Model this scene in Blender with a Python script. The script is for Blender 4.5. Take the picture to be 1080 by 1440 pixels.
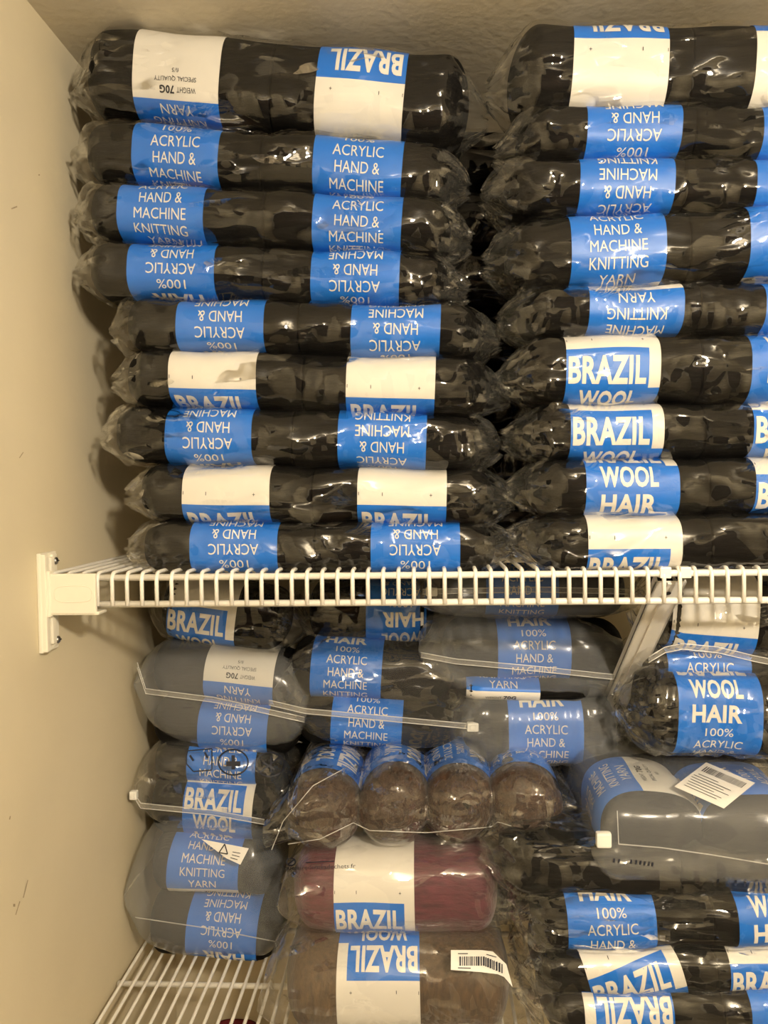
import bpy, bmesh, math, random
import numpy as np
from mathutils import Vector, Matrix
from mathutils.bvhtree import BVHTree

scene = bpy.context.scene
for o in list(bpy.data.objects):
    bpy.data.objects.remove(o, do_unlink=True)
COL = scene.collection

# ------------------------------------------------------------------ camera
F = 1082.0                                   # focal length in pixels of the 1080x1440 frame
PITCH, YAW, ROLL = 0.0345, 0.0502, -0.0140   # down, left, roll
CAMZ = 2.0
CAM = np.array([0.0, 0.0, CAMZ])
_fw = np.array([-math.sin(YAW)*math.cos(PITCH), math.cos(YAW)*math.cos(PITCH), -math.sin(PITCH)])
_r0 = np.array([math.cos(YAW), math.sin(YAW), 0.0])
_u0 = np.cross(_r0, _fw)
RIGHT = math.cos(ROLL)*_r0 + math.sin(ROLL)*_u0
UP = -math.sin(ROLL)*_r0 + math.cos(ROLL)*_u0
FWD = _fw
cd = bpy.data.cameras.new('camera')
cam = bpy.data.objects.new('camera', cd)
COL.objects.link(cam)
m = Matrix.Identity(4)
for i in range(3):
    m[i][0] = RIGHT[i]; m[i][1] = UP[i]; m[i][2] = -FWD[i]; m[i][3] = CAM[i]
cam.matrix_world = m
cd.sensor_fit = 'VERTICAL'; cd.sensor_height = 36.0; cd.sensor_width = 27.0
cd.lens = F/1440.0*36.0
cd.clip_start = 0.01
scene.camera = cam

# ------------------------------------------------------------------ world, lamp, exposure
w = bpy.data.worlds.new('world'); scene.world = w
w.use_nodes = True
w.node_tree.nodes['Background'].inputs[0].default_value = (1.0, 0.85, 0.62, 1)
w.node_tree.nodes['Background'].inputs[1].default_value = 0.02
LAMP = (0.36, -0.30, 2.31)
ld = bpy.data.lights.new('closet_lamp_light', 'POINT')
ld.energy = 33.0
ld.color = (1.0, 0.87, 0.69)
ld.shadow_soft_size = 0.035
lo = bpy.data.objects.new('closet_lamp_light', ld)
lo.location = LAMP
COL.objects.link(lo)
vs = scene.view_settings
vs.view_transform = 'Standard'; vs.look = 'None'; vs.gamma = 1.0
vs.use_curve_mapping = False
vs.exposure = 0.50
scene.cycles.transparent_max_bounces = 20
scene.cycles.max_bounces = 7; scene.cycles.diffuse_bounces = 4; scene.cycles.glossy_bounces = 3

# ------------------------------------------------------------------ pixel helpers
def ray(px, py):
    return FWD + (px-540.0)/F*RIGHT + (720.0-py)/F*UP
def at_Z(px, py, Z):
    return CAM + Z*ray(px, py)
def at_Y(px, py, Y):
    d = ray(px, py)
    return CAM + d*(Y/d[1])

# ------------------------------------------------------------------ materials
def new_mat(name):
    mt = bpy.data.materials.new(name); mt.use_nodes = True
    nt = mt.node_tree; nt.nodes.clear()
    out = nt.nodes.new('ShaderNodeOutputMaterial')
    return mt, nt, out
def N(nt, typ, **kw):
    n = nt.nodes.new(typ)
    for k, v in kw.items():
        if k.startswith('i_'):
            n.inputs[k[2:].replace('_', ' ')].default_value = v
        else:
            setattr(n, k, v)
    return n
def L(nt, a, ao, b, bi):
    nt.links.new(a.outputs[ao], b.inputs[bi])
def coords(nt, scale=(1, 1, 1), rnd=True):
    tc = N(nt, 'ShaderNodeTexCoord')
    mp = N(nt, 'ShaderNodeMapping'); mp.inputs['Scale'].default_value = scale
    L(nt, tc, 'Object', mp, 'Vector')
    if rnd:
        oi = N(nt, 'ShaderNodeObjectInfo')
        mul = N(nt, 'ShaderNodeMath', operation='MULTIPLY'); mul.inputs[1].default_value = 37.0
        L(nt, oi, 'Random', mul, 0); L(nt, mul, 0, mp, 'Location')
    return mp

def mat_plain(name, col, rough=0.5, spec=0.5, noise=0.0, nscale=60, bump=0.0, bscale=200, stretch=(1, 1, 1), sheen=0.0, metal=0.0):
    mt, nt, out = new_mat(name)
    b = N(nt, 'ShaderNodeBsdfPrincipled')
    b.inputs['Roughness'].default_value = rough
    b.inputs['Specular IOR Level'].default_value = spec
    b.inputs['Metallic'].default_value = metal
    b.inputs['Sheen Weight'].default_value = sheen
    b.inputs['Base Color'].default_value = (*col, 1)
    L(nt, b, 0, out, 0)
    if noise or bump:
        mp = coords(nt, stretch)
    if noise:
        nz = N(nt, 'ShaderNodeTexNoise'); nz.inputs['Scale'].default_value = nscale; nz.inputs['Detail'].default_value = 5
        L(nt, mp, 0, nz, 'Vector')
        cr = N(nt, 'ShaderNodeValToRGB')
        cr.color_ramp.elements[0].position = 0.3; cr.color_ramp.elements[1].position = 0.72
        cr.color_ramp.elements[0].color = tuple(max(0, c*(1-noise)) for c in col)+(1,)
        cr.color_ramp.elements[1].color = tuple(min(1, c*(1+noise)) for c in col)+(1,)
        L(nt, nz, 'Fac', cr, 0); L(nt, cr, 0, b, 'Base Color')
    if bump:
        n2 = N(nt, 'ShaderNodeTexNoise'); n2.inputs['Scale'].default_value = bscale; n2.inputs['Detail'].default_value = 4
        L(nt, mp, 0, n2, 'Vector')
        bp = N(nt, 'ShaderNodeBump'); bp.inputs['Strength'].default_value = bump; bp.inputs['Distance'].default_value = 0.002
        L(nt, n2, 'Fac', bp, 'Height'); L(nt, bp, 0, b, 'Normal')
    return mt

def mat_film(name, haze=0.002, ior=1.60, rough=0.03, tint=(0.97, 0.965, 0.95), s1=26.0, s2=75.0, k1=0.30, k2=1.4, mask=(0.50, 0.56), stretch=(0.55, 1, 1), haze_col=(0.85, 0.84, 0.8), crease=0.5):
    """thin clear plastic: straight-through transparency, Fresnel gloss and a little scatter; crumpled into small facets"""
    mt, nt, out = new_mat(name)
    mp = coords(nt, stretch)
    nz = N(nt, 'ShaderNodeTexNoise'); nz.inputs['Scale'].default_value = 22; nz.inputs['Detail'].default_value = 2
    L(nt, mp, 0, nz, 'Vector')
    mx = N(nt, 'ShaderNodeMixRGB', blend_type='ADD'); mx.inputs[0].default_value = 0.03
    L(nt, mp, 0, mx, 1); L(nt, nz, 'Color', mx, 2)
    v1 = N(nt, 'ShaderNodeTexVoronoi', feature='F1'); v1.inputs['Scale'].default_value = s1
    L(nt, mx, 0, v1, 'Vector')
    mp2 = N(nt, 'ShaderNodeMapping'); mp2.inputs['Rotation'].default_value = (0.4, 0.7, 0.5); mp2.inputs['Scale'].default_value = (0.4, 1, 1.3)
    L(nt, mx, 0, mp2, 'Vector')
    v2 = N(nt, 'ShaderNodeTexVoronoi', feature='F1'); v2.inputs['Scale'].default_value = s2
    L(nt, mp2, 0, v2, 'Vector')
    nm = N(nt, 'ShaderNodeTexNoise'); nm.inputs['Scale'].default_value = 26; nm.inputs['Detail'].default_value = 2
    L(nt, mp, 0, nm, 'Vector')
    rp = N(nt, 'ShaderNodeMapRange'); rp.inputs['From Min'].default_value = mask[0]; rp.inputs['From Max'].default_value = mask[1]
    rp.inputs['To Max'].default_value = k2
    L(nt, nm, 'Fac', rp, 'Value')
    def centred(v, k):
        sb = N(nt, 'ShaderNodeVectorMath', operation='SUBTRACT'); sb.inputs[1].default_value = (0.5, 0.5, 0.5)
        L(nt, v, 'Color', sb, 0)
        sc_ = N(nt, 'ShaderNodeVectorMath', operation='SCALE')
        L(nt, sb, 0, sc_, 0)
        if isinstance(k, float): sc_.inputs['Scale'].default_value = k
        else: L(nt, k, 0, sc_, 'Scale')
        return sc_
    c1 = centred(v1, k1); c2 = centred(v2, rp)
    geo = N(nt, 'ShaderNodeNewGeometry')
    a1 = N(nt, 'ShaderNodeVectorMath', operation='ADD'); L(nt, geo, 'Normal', a1, 0); L(nt, c1, 0, a1, 1)
    a2 = N(nt, 'ShaderNodeVectorMath', operation='ADD'); L(nt, a1, 0, a2, 0); L(nt, c2, 0, a2, 1)
    nn = N(nt, 'ShaderNodeVectorMath', operation='NORMALIZE'); L(nt, a2, 0, nn, 0)
    last = nn
    if crease:
        nb = N(nt, 'ShaderNodeTexNoise', noise_type='RIDGED_MULTIFRACTAL'); nb.inputs['Scale'].default_value = 55; nb.inputs['Detail'].default_value = 2
        L(nt, mp2, 0, nb, 'Vector')
        bp = N(nt, 'ShaderNodeBump'); bp.inputs['Distance'].default_value = 0.004; bp.inputs['Strength'].default_value = crease
        L(nt, nb, 'Fac', bp, 'Height'); L(nt, nn, 0, bp, 'Normal')
        last = bp
    tr = N(nt, 'ShaderNodeBsdfTransparent'); tr.inputs[0].default_value = (*tint, 1)
    gl = N(nt, 'ShaderNodeBsdfGlossy'); gl.inputs['Roughness'].default_value = rough
    gl.inputs['Color'].default_value = (1, 1, 1, 1)
    df = N(nt, 'ShaderNodeBsdfDiffuse'); df.inputs['Color'].default_value = (*haze_col, 1)
    L(nt, last, 0, gl, 'Normal')
    fr = N(nt, 'ShaderNodeFresnel')
    # a thin sheet reflects alike from both sides: undo the node's inside-of-glass case on back faces
    bf = N(nt, 'ShaderNodeMath', operation='MULTIPLY_ADD'); bf.inputs[1].default_value = 1.0/ior-ior; bf.inputs[2].default_value = ior
    L(nt, geo, 'Backfacing', bf, 0); L(nt, bf, 0, fr, 'IOR')
    L(nt, last, 0, fr, 'Normal')
    m1 = N(nt, 'ShaderNodeMixShader'); m1.inputs[0].default_value = haze
    L(nt, tr, 0, m1, 1); L(nt, df, 0, m1, 2)
    m2 = N(nt, 'ShaderNodeMixShader')
    L(nt, fr, 0, m2, 0); L(nt, m1, 0, m2, 1); L(nt, gl, 0, m2, 2)
    L(nt, m2, 0, out, 0)
    return mt

M = {}
M['wall'] = mat_plain('cream_wall_paint', (0.60, 0.53, 0.375), 0.55, 0.3, 0.05, 7, 0.12, 90)
M['ceiling'] = mat_plain('ceiling_paint', (0.62, 0.565, 0.45), 0.75, 0.2, 0.05, 9, 0.25, 120)
M['floor'] = mat_plain('dark_floor', (0.16, 0.14, 0.12), 0.75, 0.4, 0.35, 12, 0.1, 60, (0.2, 3, 1))  # unseen floor, greyed and darkened to tame its reflection and bounce light
M['shelf'] = mat_plain('white_epoxy_wire', (0.78, 0.755, 0.69), 0.28, 0.5, 0.02, 40)
M['plastic'] = mat_plain('white_plastic', (0.75, 0.71, 0.59), 0.35, 0.5, 0.02, 40)
M['added_door_dark'] = mat_plain('added_door_wood', (0.045, 0.028, 0.018), 0.4, 0.4, 0.3, 20, 0.1, 60, (6, 6, 0.4))  # dark tone for the added door, mirrored in the wraps
M['screw'] = mat_plain('screw_steel', (0.35, 0.35, 0.36), 0.3, 0.5, 0.1, 300, metal=1.0)
M['dark'] = mat_plain('dark_recess', (0.03, 0.03, 0.03), 0.6, 0.3, 0.1, 300)
M['black'] = mat_plain('black_yarn', (0.0050, 0.0045, 0.0040), 0.75, 0.08, 0.5, 260, 0.4, 420, (0.25, 1, 1), 0.0)
M['burgundy'] = mat_plain('burgundy_yarn', (0.085, 0.014, 0.024), 0.65, 0.3, 0.4, 220, 0.6, 380, (0.3, 1, 1), 0.2)
M['brown'] = mat_plain('brown_yarn', (0.072, 0.041, 0.017), 0.65, 0.3, 0.45, 260, 0.6, 420, (1, 1, 0.25), 0.15)
M['dbrown'] = mat_plain('dark_brown_yarn', (0.042, 0.020, 0.009), 0.6, 0.3, 0.5, 200, 0.9, 300, (1, 0.3, 1), 0.1)
M['white'] = mat_plain('label_white_paper', (0.67, 0.65, 0.60), 0.45, 0.4, 0.03, 30, 0.10, 90)
M['blue'] = mat_plain('label_blue_print', (0.008, 0.145, 0.60), 0.42, 0.4, 0.06, 30, 0.10, 90)
M['ink'] = mat_plain('dark_print_ink', (0.018, 0.02, 0.03), 0.5, 0.3, 0.1, 100)
M['film'] = mat_film('clear_wrap')
M['bagclear'] = mat_film('clear_bag', haze=0.035, ior=1.62, rough=0.05, s1=24, s2=70, k1=0.24, k2=1.2, mask=(.50, .57))
M['bagmilky'] = mat_film('milky_bag', haze=0.13, ior=1.42, rough=0.2, tint=(0.93, 0.93, 0.92), s1=18, s2=50, k1=0.15, k2=0.5, mask=(.52, .66), crease=.12, haze_col=(0.72, 0.74, 0.75))
M['bagcrinkle'] = mat_film('crinkled_wrap', haze=0.008, ior=1.65, rough=0.05, s1=60, s2=150, k1=0.45, k2=1.3, mask=(.46, .56), stretch=(0.3, 1, 1))
M['filmend'] = mat_film('gathered_wrap', haze=0.03, ior=1.75, rough=0.05, s1=50, s2=110, k1=0.5, k2=1.0, mask=(.46, .56), stretch=(.3, 1, 1), haze_col=(.8, .78, .7))
M['ballbag'] = mat_film('ball_bag_film', haze=0.03, ior=1.8, rough=0.05, s1=44, s2=110, k1=0.5, k2=1.5, mask=(.45, .54))
M['zip'] = mat_film('zip_plastic', haze=0.16, ior=1.45, rough=0.2, s1=10, s2=30, k1=.02, k2=0.0, crease=0)
M['ridge'] = mat_film('zip_ridge_plastic', haze=0.40, ior=1.5, rough=0.2, s1=10, s2=30, k1=.02, k2=0.0, crease=0)
M['slider'] = mat_plain('slider_plastic', (0.75, 0.74, 0.68), 0.35, 0.5, 0.02, 50)
M['red'] = mat_plain('dark_red_fabric', (0.16, 0.012, 0.015), 0.7, 0.3, 0.2, 150, 0.3, 300)
M['lamp'] = mat_plain('lamp_base_white', (0.8, 0.78, 0.72), 0.4, 0.4, 0.02, 40)

# ------------------------------------------------------------------ object helpers
def link(name, me, mats, parent=None, smooth=True):
    o = bpy.data.objects.new(name, me)
    COL.objects.link(o)
    for mm in (mats if isinstance(mats, (list, tuple)) else [mats]):
        if mm not in list(me.materials):
            me.materials.append(mm)
    if smooth:
        me.polygons.foreach_set('use_smooth', [True]*len(me.polygons))
    if parent is not None:
        o.parent = parent
    return o
def mesh_pd(name, V, Fc, org=(0, 0, 0)):
    me = bpy.data.meshes.new(name)
    V = np.asarray(V, float) - np.asarray(org, float)
    me.from_pydata([tuple(v) for v in V.tolist()], [], [tuple(f) for f in Fc])
    me.update()
    return me
def thing(name, label, cat, loc, group=None):
    o = bpy.data.objects.new(name, None)
    o.empty_display_size = 0.02
    COL.objects.link(o); o.location = tuple(loc)
    o['label'] = label; o['category'] = cat
    if group: o['group'] = group
    return o
def grid_faces(nu, nv, closed=True):
    out = []
    mv = nv if closed else nv-1
    for i in range(nu-1):
        for j in range(mv):
            k = (j+1) % nv
            out.append((i*nv+j, i*nv+k, (i+1)*nv+k, (i+1)*nv+j))
    return out
def bm_box(bm, x0, x1, y0, y1, z0, z1, bev=0.0):
    r = bmesh.ops.create_cube(bm, size=1.0)
    vv = r['verts']
    bmesh.ops.scale(bm, vec=(x1-x0, y1-y0, z1-z0), verts=vv)
    bmesh.ops.translate(bm, vec=((x0+x1)/2, (y0+y1)/2, (z0+z1)/2), verts=vv)
    if bev:
        es = list({e for v in vv for e in v.link_edges})
        bmesh.ops.bevel(bm, geom=es, offset=bev, segments=2, affect='EDGES', profile=0.6)
def bm_obj(name, bm, mat, parent=None, org=(0, 0, 0), smooth=False):
    bmesh.ops.translate(bm, vec=(-org[0], -org[1], -org[2]), verts=bm.verts)
    me = bpy.data.meshes.new(name); bm.to_mesh(me); bm.free()
    return link(name, me, mat, parent, smooth)
def tube_geo(pts, r, n=8, cap=True):
    pts = [np.asarray(p, float) for p in pts]
    V = []; Fc = []
    up = None
    for i, p in enumerate(pts):
        a = pts[max(i-1, 0)]; b = pts[min(i+1, len(pts)-1)]
        t = (b-a)/np.linalg.norm(b-a)
        if up is None:
            up = np.array([0, 0, 1.0]) if abs(t[2]) < 0.9 else np.array([0, 1.0, 0])
        s = np.cross(t, up); s /= np.linalg.norm(s)
        up = np.cross(s, t)
        for k in range(n):
            an = 2*math.pi*k/n
            V.append(p + r*(math.cos(an)*s + math.sin(an)*up))
    Fc = grid_faces(len(pts), n)
    if cap:
        Fc.append(tuple(range(n))[::-1]); Fc.append(tuple((len(pts)-1)*n+k for k in range(n)))
    return V, Fc
def structure(o):
    o['kind'] = 'structure'; return o

# ------------------------------------------------------------------ the closet shell
XW, XR = -0.3215, 0.95
YB, YF = 0.945, -0.95
ZC = 2.405
def slab(name, x0, x1, y0, y1, z0, z1, mat):
    bm = bmesh.new(); bm_box(bm, x0, x1, y0, y1, z0, z1)
    return structure(bm_obj(name, bm, mat))
slab('floor', XW-0.1, XR+0.1, YF-0.1, YB+0.1, -0.1, 0.0, M['floor'])
slab('ceiling', XW-0.1, XR+0.1, YF-0.1, YB+0.1, ZC, ZC+0.1, M['ceiling'])
slab('wall_left', XW-0.1, XW, YF-0.1, YB+0.1, 0, ZC, M['wall'])
slab('wall_right', XR, XR+0.1, YF-0.1, YB+0.1, 0, ZC, M['wall'])
slab('wall_back', XW, XR, YB, YB+0.1, 0, ZC, M['wall'])
slab('wall_front', XW, XR, YF-0.1, YF, 0, ZC, M['wall'])
dr = thing('added_door_1', 'added dark double door out of view, for the plastic wrap to reflect', 'door', (0.33, YF, 0)); dr['kind'] = 'structure'  # invented door: gives the film something dark to mirror and cuts bounce light
for xa_, xb_ in ((-0.22, 0.312), (0.316, 0.86)):
    bm = bmesh.new(); bm_box(bm, xa_, xb_, YF+0.001, YF+0.036, 0.005, 2.20, .002); bm_obj('added_door_panel', bm, M['added_door_dark'], dr, (0.33, YF, 0))
bm = bmesh.new(); bm_box(bm, -0.29, -0.225, YF+0.001, YF+0.02, 0.0, 2.27, .002); bm_box(bm, 0.865, 0.93, YF+0.001, YF+0.02, 0.0, 2.27, .002); bm_box(bm, -0.29, 0.93, YF+0.001, YF+0.02, 2.205, 2.27, .002)
bm_obj('added_door_frame', bm, M['shelf'], dr, (0.33, YF, 0))
# small scuffs on the left wall
sc = bpy.data.objects['wall_left']
def scuff(px, py, wpx, hpx, ang, mat):
    cs = []
    for a, b in ((-1, -1), (1, -1), (1, 1), (-1, 1)):
        dx = a*wpx/2*math.cos(ang)-b*hpx/2*math.sin(ang); dy = a*wpx/2*math.sin(ang)+b*hpx/2*math.cos(ang)
        d = ray(px+dx, py+dy); p = CAM + d*((XW+0.0004)/d[0]); cs.append(p)
    me = mesh_pd('wall_scuff', cs, [(0, 1, 2, 3)])
    o = link('wall_scuff', me, mat, sc, False)
M['scuff'] = mat_plain('wall_scuff_grey', (0.33, 0.27, 0.18), 0.7, 0.2, 0.2, 300)
for (a, b, c_, d_, e) in ((20, 1273, 3, 4, 0), (36, 1250, 1.2, 26, 0.25), (25, 1277, 1.2, 20, 0.3), (14, 1150, 1.5, 5, 0.2), (20, 292, 2, 9, 1.2), (55, 246, 2, 2, 0), (30, 640, 1.2, 10, 0.6)):
    scuff(a, b, c_, d_, e, M['scuff'])

# ceiling lamp (out of frame, right above the photographer)
lt = thing('ceiling_lamp', 'small white ceiling lamp holder above the closet shelves', 'lamp', (LAMP[0], LAMP[1], ZC))
prof = [(0.0, 0.0), (0.055, 0.0), (0.055, -0.006), (0.03, -0.012), (0.022, -0.018), (0.0, -0.018)]
V = [(r*math.cos(2*math.pi*k/32), r*math.sin(2*math.pi*k/32), z) for r, z in prof for k in range(32)]
link('lamp_base', mesh_pd('lamp_base', V, grid_faces(len(prof), 32)), M['lamp'], lt)

# ------------------------------------------------------------------ wire shelves
YL = 0.6365                     # plane of the front lip
PITCHW = 0.0127
X0W = -0.262                    # first upright behind the bracket sleeve
WR = 0.0018; RR = 0.0029; LIP = 0.0267
wire_cache = {}
def wire_mesh(depth):
    pts = [(0, depth, 0.0)] + [(0, depth*t, 0.0) for t in (0.66, 0.33)] + [(0, 0.004, 0.0), (0, 0.0, -0.0006), (0, -0.0030, -0.004), (0, -0.0032, -0.008), (0, -0.0032, -LIP-0.001)]
    V, Fc = tube_geo(pts, WR, 6)
    me = mesh_pd('wire', V, Fc); me.materials.append(M['shelf'])
    me.polygons.foreach_set('use_smooth', [True]*len(me.polygons))
    return me
def make_shelf(name, label, z, depth, k0, k1, rods, x_end, yl=YL):
    t = thing(name, label, 'wire shelf', (0, yl, z), 'white wire shelves')
    wm = wire_mesh(depth)
    for k in range(k0, k1):
        o = bpy.data.objects.new('wire', wm); COL.objects.link(o)
        o.parent = t; o.location = (X0W + k*PITCHW, 0, 0)
    xs = X0W + k0*PITCHW - 0.006
    for nm, y, dz in [('front_rod', 0.0, -0.0042), ('lip_rod', -0.0002, -LIP)] + [('cross_rod', r, -0.0042) for r in rods]:
        V, Fc = tube_geo([(xs, y, dz), (0.2, y, dz), (x_end, y, dz)], RR, 10)
        link(nm, mesh_pd(nm, V, Fc), M['shelf'], t)
    return t
ZS1 = CAMZ - 0.0746 + 0.004
ZS2 = CAMZ - 0.5036
ZS3 = CAMZ - 0.9336
make_shelf('wire_shelf', 'white wire shelf with upright front lip under the tall stacks of black yarn', ZS1, YB-YL-0.006, -4, 94, [0.1225, 0.22, 0.298], XR-0.002)
make_shelf('wire_shelf', 'bottom white wire shelf, bare wires showing left of the brown yarn bag', ZS2, YB-YL-0.006, -4, 94, [0.1225, 0.22, 0.298], XR-0.002)
make_shelf('wire_shelf', 'white wire shelf below the frame carrying a dark red bin', ZS3, YB-YL-0.006, -4, 94, [0.1225, 0.22, 0.298], XR-0.002)
# small end caps of the cross rod seen at the bottom left

# wall bracket at the left end of the upper shelf
def on_wall(px, py, off=0.0):
    d = ray(px, py); return CAM + d*((XW+off)/d[0])
bz = ZS1
br = thing('shelf_bracket', 'white plastic end bracket screwed to the left wall holding the wire shelf', 'bracket', (XW, YL, bz-0.055))
bo = (XW, YL, bz-0.055)
pz1, pz0 = bz+0.018, bz-0.066
bm = bmesh.new(); bm_box(bm, XW, XW+0.004, YL-0.014, YL+0.014, pz0, pz1, 0.0012)
bm_box(bm, XW+0.003, XW+0.0075, YL-0.0135, YL-0.007, pz0+0.001, pz1-0.001, 0.001)
bm_obj('wall_plate', bm, M['plastic'], br, bo)
bm = bmesh.new(); bm_box(bm, XW+0.003, XW+0.008, YL-0.004, YL+0.003, pz0+0.006, pz1-0.004, 0.0012)
bm_box(bm, XW+0.003, XW+0.006, YL+0.003, YL+0.011, pz0+0.004, pz1-0.002, 0.001)
bm_obj('rib', bm, M['plastic'], br, bo)
bm = bmesh.new()
bm_box(bm, XW+0.003, XW+0.048, YL-0.010, YL-0.006, bz-0.0335, bz+0.0005, 0.0012)
bm_box(bm, XW+0.003, XW+0.050, YL-0.009, YL+0.008, bz-0.0345, bz-0.0315, 0.001)
bm_box(bm, XW+0.003, XW+0.010, YL-0.0115, YL-0.006, bz-0.036, bz+0.003, 0.0012)
bm_obj('sleeve', bm, M['plastic'], br, bo)
# raised oval outline on the sleeve
pts = []
for k in range(33):
    a = 2*math.pi*k/32
    pts.append((XW+0.029+0.016*math.copysign(abs(math.cos(a))**0.6, math.cos(a)), YL-0.0101, bz-0.0165+0.007*math.copysign(abs(math.sin(a))**0.6, math.sin(a))))
V, Fc = tube_geo(pts, 0.0003, 5)
link('embossed_oval', mesh_pd('embossed_oval', V, Fc, bo), M['plastic'], br)
for zz in (bz+0.010, bz-0.058):
    bm = bmesh.new()
    bmesh.ops.create_uvsphere(bm, u_segments=16, v_segments=10, radius=0.0032)
    bmesh.ops.scale(bm, vec=(0.6, 1, 1), verts=bm.verts)
    bmesh.ops.translate(bm, vec=(XW+0.0068, YL+0.007, zz), verts=bm.verts)
    s_ = bm_obj('screw', bm, M['screw'], br, bo, True)
    bm = bmesh.new(); bm_box(bm, XW+0.0082, XW+0.0090, YL+0.0050, YL+0.0090, zz-0.0004, zz+0.0004)
    bm_obj('screw_slot', bm, M['dark'], s_, bo)
    bm = bmesh.new(); bm_box(bm, XW+0.003, XW+0.0055, YL+0.0025, YL+0.0115, zz-0.0055, zz+0.0055, 0.0015)
    bm_obj('screw_boss', bm, M['plastic'], br, bo)

# diagonal brace under the upper shelf
pt = at_Y(946, 812, YL+0.004)
by1 = YB
bz1 = pt[2] - (by1-YL)*0.82
bc = thing('shelf_brace', 'white metal diagonal brace running from the shelf lip down to the back wall', 'bracket', (pt[0], by1-0.002, bz1))
bo = (pt[0], by1-0.002, bz1)
A = np.array([pt[0], YL+0.008, pt[2]-0.004]); B = np.array([pt[0], by1-0.004, bz1])
d = (B-A)/np.linalg.norm(B-A); nrm = np.array([0, d[2], -d[1]])   # face normal toward the viewer and down
def brace_strip(name, xa, xb, n0, n1, parent):
    bm = bmesh.new()
    vs_ = []
    for P in (A, B):
        for x in (xa, xb):
            for q in (n0, n1):
                vs_.append(bm.verts.new(tuple(P+np.array([x, 0, 0])+nrm*q)))
    for f in ((0, 1, 3, 2), (4, 6, 7, 5), (0, 4, 5, 1), (2, 3, 7, 6), (0, 2, 6, 4), (1, 5, 7, 3)):
        bm.faces.new([vs_[i] for i in f])
    return bm_obj(name, bm, M['shelf'], parent, bo)
brace_strip('web', -0.0125, 0.0125, -0.0008, 0.0008, bc)
brace_strip('flange', -0.0125, -0.0108, -0.007, 0.0008, bc)
brace_strip('flange', 0.0108, 0.0125, -0.007, 0.0008, bc)
brace_strip('stiffening_rib', -0.003, 0.003, -0.0005, 0.0025, bc)
bm = bmesh.new()
for s_ in (-1, 1):
    bm_box(bm, pt[0]+s_*0.008-0.0045, pt[0]+s_*0.008+0.0045, YL-0.0045, YL+0.008, ZS1-0.008, ZS1+0.0012, 0.001)
bm_obj('hook', bm, M['shelf'], bc, bo)
bm = bmesh.new()
bmesh.ops.create_circle(bm, cap_ends=True, segments=20, radius=0.0028)
hp = A+d*0.014+nrm*0.0028
bmesh.ops.rotate(bm, cent=(0, 0, 0), matrix=Vector((0, 0, 1)).rotation_difference(Vector(nrm)).to_matrix(), verts=bm.verts)
bmesh.ops.translate(bm, vec=tuple(hp), verts=bm.verts)
bm_obj('bolt_hole', bm, M['dark'], bc, bo)

# ------------------------------------------------------------------ lettering
TXT = {}
def text_geo(s, bold=0.0, cuts=4):
    key = (s, bold, cuts)
    if key in TXT: return TXT[key]
    cu = bpy.data.curves.new('t', 'FONT'); cu.body = s; cu.size = 1.0
    cu.resolution_u = 3; cu.offset = bold; cu.fill_mode = 'FRONT'
    if bold: cu.space_character = 1.0 + bold*1.6
    ob = bpy.data.objects.new('t', cu); COL.objects.link(ob)
    dg = bpy.context.evaluated_depsgraph_get(); dg.update()
    me = bpy.data.meshes.new_from_object(ob.evaluated_get(dg))
    bm = bmesh.new(); bm.from_mesh(me)
    ys = [v.co.y for v in bm.verts]; y0, y1 = min(ys), max(ys)
    for k in range(1, cuts):
        bmesh.ops.bisect_plane(bm, geom=list(bm.verts)+list(bm.edges)+list(bm.faces), plane_co=(0, y0+(y1-y0)*k/cuts, 0), plane_no=(0, 1, 0))
    bm.verts.ensure_lookup_table()
    V = np.array([(v.co.x, v.co.y) for v in bm.verts])
    Fc = [tuple(v.index for v in f.verts) for f in bm.faces]
    bm.free()
    bpy.data.objects.remove(ob); bpy.data.curves.remove(cu); bpy.data.meshes.remove(me)
    mn, mxx = V.min(0), V.max(0)
    V = (V-(mn+mxx)/2)/(mxx-mn)
    TXT[key] = (V, Fc)
    return TXT[key]

# label layout: (text, centre along the strip in m, width, height, boldness, ink?)
LINES = [
    ('BRAZIL', .0175, .062, .0225, .035, 0), ('WOOL', .0425, .047, .0175, .035, 0), ('HAIR', .0650, .045, .0165, .035, 0),
    ('100%', .0825, .025, .0078, 0.0, 0), ('ACRYLIC', .0955, .043, .0092, 0.0, 0), ('HAND &', .1090, .038, .0092, 0.0, 0),
    ('MACHINE', .1225, .046, .0092, 0.0, 0), ('KNITTING', .1358, .047, .0090, 0.0, 0), ('YARN', .1490, .029, .0090, 0.0, 0),
    ('WEIGHT', .1650, .0165, .0040, 0.0, 1), ('70G', .1650, .0130, .0062, .03, 1), ('SPECIAL QUALITY', .1735, .037, .0042, 0.0, 1), ('fi/5', .1800, .006, .0034, 0.0, 1),
    ('|', -.0095, .0005, .0028, 0.0, 1), ('l', -.0092, .0006, .0030, 0.0, 1), ('+', -.0090, .0022, .0026, 0.0, 1)]
XOFF = {'WEIGHT': -.010, '70G': .007, '|': -.0366, 'l': -.0165, '+': .0245}
BLUE_END = .157
LW = 0.0755

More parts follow.
